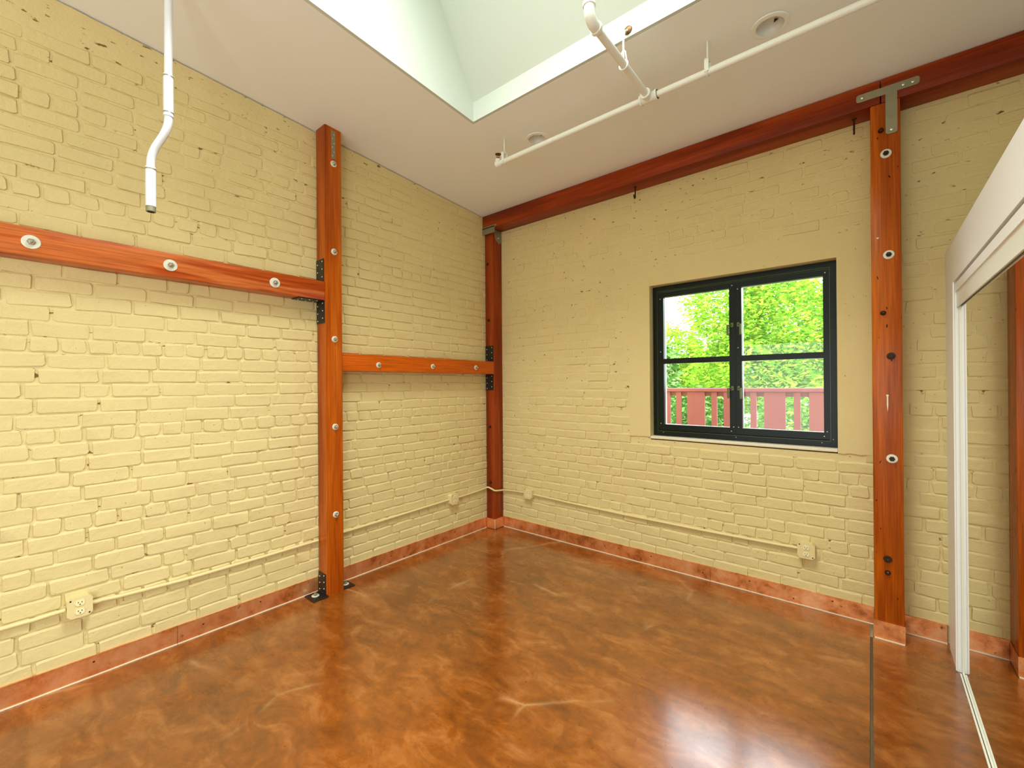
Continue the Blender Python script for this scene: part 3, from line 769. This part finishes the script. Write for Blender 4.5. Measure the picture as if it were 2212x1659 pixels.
def sash(x0, x1, gx0, gx1, side):
    s = thing('sash', '', ''); del s['label'], s['category']
    bpy.data.objects.remove(s)
    z0, z1, gz0, gz1 = 1.046, 2.110, 1.090, 2.072
    y0, y1 = FY + 0.004, FY + 0.040
    mb = MB()
    mb.box(x0, gx0, y0, y1, z0, z1); mb.box(gx1, x1, y0, y1, z0, z1)
    mb.box(gx0, gx1, y0, y1, z0, gz0); mb.box(gx0, gx1, y0, y1, gz1, z1)
    so = mb.build('sash', M['black_frame'], win, False)
    MB().box(gx0, gx1, y0 + 0.004, y1 - 0.006, 1.557, 1.596).build('glazing_bar', M['black_frame'], so, False)
    gy = FY + 0.030
    for a, b in ((gz0, 1.557), (1.596, gz1)):
        MB().box(gx0 - 0.003, gx1 + 0.003, gy, gy + 0.004, a - 0.002, b + 0.002).build('pane', M['glass'], so, False)
        # outer glazing bead, coloured white to stand for daylight spilling on the rebate
        mb = MB(); mb.box(gx0 - 0.004, gx0, y1 - 0.002, y1 + 0.022, a, b); mb.box(gx1, gx1 + 0.004, y1 - 0.002, y1 + 0.022, a, b)
        mb.box(gx0, gx1, y1 - 0.002, y1 + 0.016, a - 0.004, a); mb.box(gx0, gx1, y1 - 0.002, y1 + 0.016, b, b + 0.004)
        mb.build('lit_glazing_bead', M['track'], so, False)
    for z in (1.812, 1.368):
        cx = (gx1 + x1) / 2 if side < 0 else (x0 + gx0) / 2
        lt = MB().bevbox(cx - 0.010, cx + 0.010, y0 - 0.008, y0, z - 0.016, z + 0.016, 0.002).build('latch', M['latch'], so, False)
        ex = gx1 - 0.006 if side < 0 else gx0 - 0.004
        MB().tube([(cx, y0 - 0.010, z), (ex + 0.004 * side, y0 - 0.022, z - 0.004)], 0.005, 8).prism(
            [(ex - 0.006, y0 - 0.026, z + 0.002), (ex + 0.006, y0 - 0.026, z + 0.002), (ex + 0.009, y0 - 0.026, z - 0.070), (ex - 0.005, y0 - 0.026, z - 0.074)], (0, 0.006, 0)).build('lever', M['latch'], lt, False)
    for sx, sz in ((x0 + 0.015, z0 + 0.05), (x1 - 0.015, z0 + 0.05), (x0 + 0.015, z1 - 0.05), (x1 - 0.02, z1 - 0.02), (x1 - 0.03, z0 + 0.02), (x0 + 0.016, 1.65)):
        screw(so, (sx, y0, sz), '-y', 0.7)
    return so
sash(1.665, 2.2100, 1.705, 2.171, -1); sash(2.2110, 2.742, 2.250, 2.711, 1)
for x, z in ((1.70, WZ0 + 0.028), (2.21, WZ0 + 0.026), (2.70, WZ0 + 0.026), (2.758, WZ0 + 0.05)): screw(frame, (x, FY, z), '-y', 0.5)

# ------------------------------------------------------------------ closet with mirrored sliding doors
CX = 3.250; CZ = 2.088; CHB = 1.886; JY = -0.292; CY1 = -4.12
cl = struct(thing('wall_closet', 'white closet front with a deep header over mirrored sliding doors', 'closet', (CX, -0.2, 0)))
m = MB(); m.box(CX, CX + 0.09, CY1, -0.002, CHB, CZ)
m.build('header', M['trimwhite'], cl, False)
m = MB()
m.prism([(CX, JY, 0.001), (CX + 0.042, JY, 0.001), (CX + 0.042, JY, CHB), (CX, JY, CHB)], (0, -JY - 0.06, 0))
m.prism([(CX, -0.061, 0.105), (CX + 0.042, -0.061, 0.105), (CX + 0.042, -0.061, CHB), (CX, -0.061, CHB)], (0, 0.059, 0))
m.build('jamb', M['trimwhite'], cl, False)
m = MB().bevbox(CX - 0.003, CX + 0.004, JY - 0.003, JY + 0.006, 0.004, CHB - 0.001, 0.002); m.build('corner_bead', M['trimwhite'], cl, False)
MB().box(CX + 0.045, CX + 0.68, CY1, -0.002, CZ - 0.03, CZ).build('closet_top', M['white_wall'], cl, False)
MB().box(CX + 0.042, CX + 0.07, CY1, JY - 0.001, CHB - 0.028, CHB - 0.001).box(CX + 0.010, CX + 0.0155, CY1, JY - 0.001, 1.762, CHB - 0.010).build('track_fascia', M['track'], cl, False)
MB().box(CX + 0.005, CX + 0.0098, CY1, JY - 0.004, 1.836, CHB - 0.010).build('track_cover', M['trimwhite'], cl, False)
MB().box(CX + 0.008, CX + 0.0145, CY1, JY - 0.02, 0.0005, 0.006).build('floor_track', M['track'], cl, False)
def mdoor(n, y0, y1, xf, label):
    d = struct(thing('door_%d' % n, label, 'mirror door', (xf, (y0 + y1) / 2, 0.008)))
    mb = MB(); w = 0.024
    mb.box(xf, xf + 0.016, y0, y0 + w, 0.008, 1.80); mb.box(xf, xf + 0.016, y1 - w, y1, 0.008, 1.80)
    mb.box(xf, xf + 0.016, y0 + w, y1 - w, 0.008, 0.012); mb.box(xf, xf + 0.016, y0 + w, y1 - w, 1.775, 1.80)
    mb.build('door_frame', M['track'], d, False)
    MB().box(xf + 0.0035, xf + 0.009, y0 + w - 0.004, y1 - w + 0.004, 0.0115, 1.776).build('mirror', M['mirror'], d, False)
mdoor(1, -1.55, JY - 0.004, CX + 0.0165, 'mirrored sliding closet door nearest the window wall')
mdoor(2, -2.80, -1.50, CX + 0.0345, 'mirrored sliding closet door farther from the window wall')
mdoor(3, -4.1, -2.76, CX + 0.0165, 'mirrored sliding closet door at the near end of the closet')

# ------------------------------------------------------------------ sprinkler pipework
ZP, YP = 2.955, -0.985
sp = thing('sprinkler_pipe', 'white sprinkler pipe run with a branch hung below the ceiling', 'pipe', (2.0, YP, ZP))
MB().cyl((0.935, YP, ZP), (XR - 0.002, YP, ZP), 0.0165).build('main_pipe', M['pipe_white'], sp)
MB().cyl((2.020, YP, ZP), (2.026, -1.60, ZP), 0.0175).build('branch_pipe', M['pipe_white'], sp)
ZT = ZS + (SY1 + 1.64) * math.tan(math.radians(60))
MB().cyl((2.026, -1.64, ZP + 0.03), (2.026, -1.64, ZT - 0.01), 0.0165).build('riser_pipe', M['pipe_white'], sp)
m = MB().cyl((1.972, YP, ZP), (2.068, YP, ZP), 0.0235).cyl((2.02, YP, ZP), (2.02, YP - 0.048, ZP), 0.0235)
for x in (1.972, 2.056): m.cyl((x, YP, ZP), (x + 0.012, YP, ZP), 0.0275)
m.cyl((2.02, YP - 0.04, ZP), (2.02, YP - 0.052, ZP), 0.0275)
o = m.build('tee', M['pipe_white'], sp)
pts = [(2.026, -1.575, ZP), (2.026, -1.60, ZP)] + [(2.026, -1.60 - 0.04 * math.sin(a), ZP + 0.04 - 0.04 * math.cos(a)) for a in [PI / 2 * i / 8 for i in range(1, 9)]] + [(2.026, -1.64, ZP + 0.066)]
m = MB().tube(pts, 0.0235, 18); m.cyl((2.026, -1.572, ZP), (2.026, -1.586, ZP), 0.0275); m.cyl((2.026, -1.64, ZP + 0.056), (2.026, -1.64, ZP + 0.070), 0.0275)
m.build('elbow', M['pipe_white'], sp)
m = MB().cyl((0.918, YP, ZP), (0.958, YP, ZP), 0.023).cyl((0.932, YP, ZP), (0.932, YP, ZP + 0.030), 0.021)
m.build('end_elbow', M['pipe_white'], sp)
hd = MB().cyl((0.932, YP, ZP + 0.03), (0.932, YP, ZP + 0.045), 0.009, 12)
for s in (-1, 1): hd.tube([(0.932 + 0.006 * s, YP, ZP + 0.044), (0.932 + 0.013 * s, YP, ZP + 0.054), (0.932 + 0.003 * s, YP, ZP + 0.066)], 0.0025, 6)
hd.lathe((0.932, YP, ZP + 0.066), (0, 0, 1), [(0.020, 0), (0.021, 0.002), (0.006, 0.006)], 16)
o = hd.build('sprinkler_head', M['bronze'], sp); o['label'] = 'bronze sprinkler head at the pipe end'
def hanger(x, y, ztop):
    mb = MB().cyl((x, y, ZP + 0.052), (x, y, ztop), 0.0048, 10)
    o = mb.build('hanger_rod', M['pipe_white'], sp)
    mb = MB().box(x - 0.010, x + 0.010, y - 0.0215, y - 0.019, ZP - 0.006, ZP + 0.058).box(x - 0.010, x + 0.010, y + 0.019, y + 0.0215, ZP - 0.006, ZP + 0.058)
    mb.box(x - 0.010, x + 0.010, y - 0.0215, y + 0.0215, ZP + 0.056, ZP + 0.060)
    pts = [(x, y + 0.0202 * math.cos(a), ZP - 0.004 - 0.0162 * math.sin(a)) for a in [PI * i / 10 for i in range(11)]]
    mb.tube(pts, 0.003, 8); mb.cyl((x, y, ZP + 0.05), (x, y, ZP + 0.066), 0.009, 6)
    mb.build('clevis', M['pipe_white'], o)
hanger(0.990, YP, ceil_z(YP) - 0.0005); hanger(2.322, YP, ceil_z(YP) - 0.0005)
# branch hanger fixed to the face of the skylight well
rod = MB().tube([(2.022, -1.300, ZP + 0.02), (2.022, -1.300, ZP + 0.12), (2.022, -1.285, 3.13), (2.022, -1.2465, 3.158)], 0.0048, 10).build('hanger_rod', M['pipe_white'], sp)
pts = [(2.022 + 0.022 * math.cos(a), -1.300, ZP + 0.022 * math.sin(a)) for a in [2 * PI * i / 20 for i in range(21)]]
MB().tube(pts, 0.0035, 8).tube([(2.006, -1.30, ZP + 0.014), (2.012, -1.30, ZP + 0.06), (2.022, -1.30, ZP + 0.075), (2.032, -1.30, ZP + 0.06), (2.038, -1.30, ZP + 0.014)], 0.0035, 8).build('clevis', M['pipe_white'], rod)
o = MB().lathe((2.022, -1.2455, 3.158), (0, -1, 0), [(0.021, 0), (0.019, 0.005), (0.008, 0.009)], 18).build('flange', M['bronze'], rod); o['label'] = 'brown fixing flange on the skylight well'

# ------------------------------------------------------------------ pendant conduit at the left
px, py = 0.645, -2.782
pc = thing('pendant_conduit', 'pale offset conduit drop hanging from the ceiling at the left', 'conduit', (px, py, 2.16))
zc = ceil_z(py)
A1 = Vector((px, py, 0)); A2 = Vector((px - 0.060, py - 0.049, 0))
MB().cyl(A1 + Vector((0.004, 0.003, zc - 0.0005)), A1 + Vector((0, 0, 2.70)), 0.0148).build('upper_pipe', M['conduit_grey'], pc)
MB().lathe(A1 + Vector((0.004, 0.003, zc - 0.0005)), (0, 0, -1), [(0.045, 0), (0.043, 0.006), (0.022, 0.014)], 24).build('ceiling_plate', M['conduit_grey'], pc)
def coupling(c, z0, z1, threads):
    o = MB().cyl(c + Vector((0, 0, z0)), c + Vector((0, 0, z1)), 0.0182).build('coupling', M['conduit_grey'], pc)
    for z in threads:
        MB().cyl(c + Vector((0, 0, z - 0.0025)), c + Vector((0, 0, z + 0.0025)), 0.0190).build('thread', M['steel'], o)
coupling(A1, 2.553, 2.730, (2.568, 2.722))
pts = [A1 + Vector((0, 0, 2.56)), A1 + Vector((0, 0, 2.52))]
def bez(a, b, c, n):
    return [a * (1-t)**2 + b * 2*t*(1-t) + c * t*t for t in [i / n for i in range(1, n + 1)]]
B1 = A1 + Vector((0, 0, 2.505)); B2 = A2 + Vector((0, 0, 2.395))
pts = [A1 + Vector((0, 0, 2.565)), A1 + Vector((0, 0, 2.545))] + bez(A1 + Vector((0, 0, 2.545)), B1, B1.lerp(B2, 0.38), 8) + bez(B1.lerp(B2, 0.62), B2, A2 + Vector((0, 0, 2.350)), 8) + [A2 + Vector((0, 0, 2.32))]
MB().tube(pts, 0.0150, 18).build('offset_bend', M['conduit_grey'], pc)
coupling(A2, 2.172, 2.340, (2.330,))
o = MB().cyl(A2 + Vector((0, 0, 2.150)), A2 + Vector((0, 0, 2.173)), 0.0172).build('threaded_end', M['galv'], pc)
MB().cyl(A2 + Vector((0, 0, 2.1492)), A2 + Vector((0, 0, 2.1502)), 0.0135).build('bore', M['dark'], o)

# ------------------------------------------------------------------ recessed ceiling lights (switched off)
def downlight(x, y, label):
    z = ceil_z(y); d = thing('recessed_downlight', label, 'light', (x, y, z), 'recessed ceiling lights')
    MB().lathe((x, y, z + 0.004), (0, 0, -1), [(0.056, 0.0), (0.082, 0.003), (0.080, 0.008), (0.066, 0.010), (0.058, 0.008), (0.056, 0.0)], 40, caps=False).build('trim_ring', M['ceiling'], d)
    MB().lathe((x, y, z - 0.0005), (0, 0, 1), [(0.0575, -0.004), (0.056, 0.004), (0.050, 0.022), (0.036, 0.036), (0.0, 0.040)], 40, caps=False).build('reflector', M['fitting'], d)
    MB().lathe((x, y, z + 0.038), (0, 0, -1), [(0.022, 0.0), (0.022, 0.006), (0.016, 0.010), (0.0, 0.012)], 28).build('lamp_face', M['washer'], d)
    for sd in (-1, 1):
        cx_, cy_ = x + sd * 0.028 * 0.77 + 0.004 * 0.64, y + sd * 0.028 * 0.64 - 0.004 * 0.77
        MB().prism([(cx_ - 0.009 * 0.77, cy_ - 0.009 * 0.64, z + 0.031), (cx_ + 0.009 * 0.77, cy_ + 0.009 * 0.64, z + 0.031), (cx_ - 0.020 * 0.64, cy_ + 0.020 * 0.77, z + 0.030)], (0, 0, -0.002)).build('slot', M['dark'], d, False)
downlight(1.172, -0.850, 'round recessed ceiling light above the sprinkler pipe end'); downlight(2.580, -0.898, 'round recessed ceiling light nearer the old post')

# ------------------------------------------------------------------ outlet boxes and conduit runs
def outlet(face, u, z, label, w=0.092, h=0.096):
    """face 'L' left wall (u=y) or 'B' back wall (u=x)"""
    def P(a, b, d):                       # a along wall, b up, d out of wall
        return Vector((d, u + a, z + b)) if face == 'L' else Vector((u + a, -d, z + b))
    d = thing('outlet_box', label, 'outlet', P(0, -h / 2, 0), 'surface outlet boxes')
    c = 0.014
    poly = [(-w/2, -h/2 + c), (-w/2 + c, -h/2), (w/2 - c, -h/2), (w/2, -h/2 + c), (w/2, h/2 - c), (w/2 - c, h/2), (-w/2 + c, h/2), (-w/2, h/2 - c)]
    out = P(0, 0, 1) - P(0, 0, 0)
    MB().prism([P(a * 0.97, b * 0.97, 0.002) for a, b in poly], out * 0.038).build('box', M['box_paint'], d, False)
    cv = MB().prism([P(a, b, 0.0402) for a, b in poly], out * 0.008).build('cover', M['box_paint'], d, False)
    for sa, sb in ((-1, 1), (1, -1)):
        MB().lathe(P(sa * (w/2 - 0.012), sb * (h/2 - 0.012), 0.048), out, [(0.004, 0), (0.003, 0.0015)], 10).build('screw', M['rust'], cv)
    for sb in (0.020, -0.020):
        pts = []
        for i in range(24):
            a = 2 * PI * i / 24; pts.append((0.0165 * math.cos(a), max(-0.0125, min(0.0125, 0.0165 * math.sin(a)))))
        rc = MB().prism([P(a, b + sb, 0.0485) for a, b in pts], out * 0.003).build('receptacle', M['ivory'], d, False)
        mb = MB()
        for a0 in (-0.0063, 0.0063):
            mb.prism([P(a0 - 0.0012, sb + 0.000, 0.0515), P(a0 + 0.0012, sb + 0.000, 0.0515), P(a0 + 0.0012, sb + 0.0075, 0.0515), P(a0 - 0.0012, sb + 0.0075, 0.0515)], out * 0.0004)
        mb.prism([P(-0.0024, sb - 0.0085, 0.0515), P(0.0024, sb - 0.0085, 0.0515), P(0.0024, sb - 0.005, 0.0515), P(0, sb - 0.0035, 0.0515), P(-0.0024, sb - 0.005, 0.0515)], out * 0.0004)
        mb.build('slots', M['dark'], rc, False)
outlet('L', -3.000, 0.368, 'cream outlet box low on the left wall nearest the viewer', 0.088, 0.096)
outlet('L', -0.597, 0.378, 'cream outlet box on the left wall close to the corner post')
outlet('B', 0.450, 0.380, 'cream outlet box on the window wall close to the corner post')
outlet('B', 2.622, 0.360, 'cream outlet box under the window beside the old post')
def conduit(pts, label, r=0.0095):
    o = MB().tube(pts, r, 12).build('wall_conduit', M['box_paint']); tag(o, label, 'conduit', 'conduit runs along the walls')
X0 = 0.016
conduit([(X0 + 0.004, -4.0, 0.362), (X0, -3.4, 0.360), (X0 + 0.002, -3.25, 0.359), (X0, -3.14, 0.357), (X0 + 0.006, -3.09, 0.362), (X0 + 0.004, -3.046, 0.362)], 'cream conduit running off to the left from the near outlet box')
conduit([(X0 + 0.006, -2.954, 0.361), (X0 + 0.004, -2.92, 0.362), (X0, -2.86, 0.354), (X0, -2.6, 0.344), (X0, -2.2, 0.345), (X0, -1.836, 0.349)], 'cream conduit between the near outlet box and the left post')
conduit([(X0, -1.711, 0.354), (X0, -1.2, 0.364), (X0, -0.8, 0.373), (X0, -0.645, 0.376)], 'cream conduit between the left post and the outlet box near the corner')
conduit([(X0, -0.549, 0.374), (X0, -0.40, 0.378), (X0, -0.25, 0.384), (X0 + 0.004, -0.175, 0.392), (X0 + 0.008, -0.150, 0.398), (0.045, -0.1455, 0.400), (0.085, -0.1455, 0.390), (CPX + 0.006, -0.1455, 0.380), (CPX + 0.0125, -0.128, 0.375), (CPX + 0.0125, -0.06, 0.366), (CPX + 0.018, -0.024, 0.364), (0.18, -X0 - 0.002, 0.368), (0.28, -X0, 0.372), (0.402, -X0, 0.376)], 'thin cream conduit wriggling round the corner post between two outlet boxes', 0.0085)
conduit([(0.498, -X0, 0.374), (0.9, -X0, 0.362), (1.4, -X0, 0.354), (2.0, -X0, 0.352), (2.45, -X0, 0.356), (2.574, -X0, 0.359)], 'long cream conduit along the wall under the window')

# ------------------------------------------------------------------ outside: deck, railing, trees
gnd = MB().box(-14, 16, 0.24, 26, -1.0, -0.9).build('ground', M['soil'], smooth=False); struct(gnd, 'garden soil outside the window', 'ground')
dk = struct(thing('deck', 'narrow timber deck outside the window', 'deck', (2, 0.8, 0.25)))
for i in range(8):
    MB().box(-0.9, 4.6, 0.26 + i * 0.135, 0.26 + i * 0.135 + 0.128, 0.22, 0.25).build('plank', M['deck'], dk, False)
rl = thing('deck_railing', 'red stained timber deck railing outside the window', 'railing', (2, 1.2, 0.25))
MB().bevbox(-0.9, 4.6, 1.155, 1.265, 1.322, 1.358, 0.004).build('cap_rail', M['redwood'], rl, False)
MB().box(-0.9, 4.6, 1.19, 1.23, 1.280, 1.321).build('top_rail', M['redwood'], rl, False)
MB().box(-0.9, 4.6, 1.19, 1.23, 0.34, 0.42).build('bottom_rail', M['redwood'], rl, False)
x = 2.198 - 0.335 * 9
wb = MB().box(0, 0.165, 0, 0.022, 0.30, 1.320).mesh('wide_board', M['redwood'], smooth=False)
nb = MB().box(0, 0.050, 0, 0.022, 0.30, 1.320).mesh('baluster', M['redwood'], smooth=False)
while x < 4.4:
    put(wb, 'wide_board', rl, (x, 1.167, 0)); put(nb, 'baluster', rl, (x + 0.225, 1.167, 0)); x += 0.335
for xx in (-0.6, 1.604, 3.8): MB().box(xx - 0.045, xx + 0.045, 1.231, 1.30, 0.0, 1.319).box(xx - 0.045, xx + 0.045, 1.231, 1.30, -0.9, 0.0).build('railing_post', M['redwood'], rl, False)

def foliage(mb_v, mb_f, c, rad, n, size, rng, shell=0.55, droop=0.5):
    for _ in range(n):
        while True:
            q = Vector((rng.uniform(-1, 1), rng.uniform(-1, 1), rng.uniform(-1, 1))); l = q.length
            if 0.05 < l <= 1: break
        q = q / l * (l ** shell)
        bump = 0.78 + 0.34 * noise.noise(q * 2.4 + Vector((c[0], c[1], 0)))
        p = Vector((c[0] + q.x * rad[0] * bump, c[1] + q.y * rad[1] * bump, c[2] + q.z * rad[2] * bump))
        s = size * rng.uniform(0.6, 1.25)
        d = Vector((rng.uniform(-1, 1), rng.uniform(-1, 1), rng.uniform(-1, 0.35) * droop)).normalized()
        t_ = Vector((rng.uniform(-1, 1), rng.uniform(-1, 1), rng.uniform(-0.4, 0.4)))
        w = d.cross(t_).normalized(); nn = d.cross(w)
        k = len(mb_v)
        mb_v += [tuple(p), tuple(p + d * s * 0.45 + w * s * 0.17 + nn * s * 0.05), tuple(p + d * s), tuple(p + d * s * 0.45 - w * s * 0.17 + nn * s * 0.05)]
        mb_f += [(k, k + 1, k + 2), (k, k + 2, k + 3)]
def tree(name, label, cat, base, blobs, leafm, size, seed, group):
    rng = random.Random(seed)
    t_ = thing(name, label, cat, base, group)
    mb = MB()
    for c, rad, n in blobs[:6]:
        b = Vector(base); mid = b.lerp(Vector(c), 0.55) + Vector((rng.uniform(-0.15, 0.15), rng.uniform(-0.15, 0.15), 0.2))
        mb.tube([b + Vector((rng.uniform(-.05, .05), rng.uniform(-.05, .05), 0)), b.lerp(mid, 0.5) + Vector((0.03, 0, 0.1)), mid, Vector(c)], [0.075, 0.055, 0.04, 0.015], 8)
    mb.build('trunk', M['bark'], t_)
    vs_, fs = [], []
    for c, rad, n in blobs: foliage(vs_, fs, c, rad, n, size, rng)
    me = bpy.data.meshes.new('foliage'); o = Vector(base)
    me.from_pydata([(a - o.x, b - o.y, c - o.z) for a, b, c in vs_], [], fs); me.materials.append(M[leafm]); me.update()
    ob = bpy.data.objects.new('foliage', me); COL.objects.link(ob); ob.parent = t_; ob['kind'] = 'stuff'
G = 'trees and shrubs beyond the railing'
tree('leafy_tree', 'bright yellow green tree filling the right of the window', 'tree', (1.9, 6.6, -0.9),
     [((1.9, 6.4, 2.5), (1.7, 1.1, 1.7), 15000), ((0.75, 6.2, 3.0), (1.05, 0.9, 1.4), 9000), ((2.9, 6.8, 2.2), (1.3, 1.0, 1.6), 6500), ((1.2, 5.9, 1.5), (1.4, 0.8, 0.9), 8000)], 'leaf_y', 0.105, 1, G)
tree('leafy_tree', 'lower yellow green tree under the patch of sky at the left of the window', 'tree', (-1.2, 8.6, -0.9),
     [((-1.15, 8.5, 1.9), (1.3, 0.8, 1.45), 9000), ((-2.4, 8.7, 2.4), (1.3, 0.8, 1.6), 6500), ((-0.2, 8.5, 1.5), (1.1, 0.8, 1.1), 6000)], 'leaf_y', 0.11, 2, G)
tree('leafy_shrub', 'dark green shrub behind the left half of the railing', 'shrub', (0.9, 3.6, -0.9),
     [((0.95, 3.5, 0.75), (0.7, 0.5, 0.75), 3500), ((0.2, 3.8, 0.9), (0.6, 0.5, 0.8), 2200)], 'leaf_d', 0.10, 3, G)
tree('leafy_shrub', 'mid green shrub behind the right half of the railing', 'shrub', (2.3, 3.8, -0.9),
     [((2.15, 3.7, 0.7), (0.7, 0.5, 0.75), 3200), ((2.9, 3.9, 0.8), (0.6, 0.5, 0.8), 2200)], 'leaf_g', 0.10, 4, G)
tree('leafy_shrub', 'pale broad leaved shrub at the left edge of the window', 'shrub', (-0.1, 4.6, -0.9),
     [((-0.05, 4.5, 1.55), (0.36, 0.4, 0.75), 900), ((-0.5, 4.7, 1.2), (0.5, 0.4, 0.9), 900)], 'leaf_d', 0.17, 5, G)
tree('leafy_tree', 'deep green hedge trees closing the far view', 'tree', (0.8, 11.0, -0.9),
     [((-3.6, 11.0, 1.0), (1.9, 0.8, 1.9), 4500), ((-1.2, 11.0, 1.0), (1.9, 0.8, 1.9), 5000), ((1.2, 11.0, 2.2), (1.7, 0.8, 2.7), 7000), ((3.4, 11.0, 2.4), (1.9, 0.8, 2.7), 6000), ((5.8, 11.0, 2.2), (2.0, 0.8, 2.7), 4000)], 'leaf_g', 0.16, 6, G)
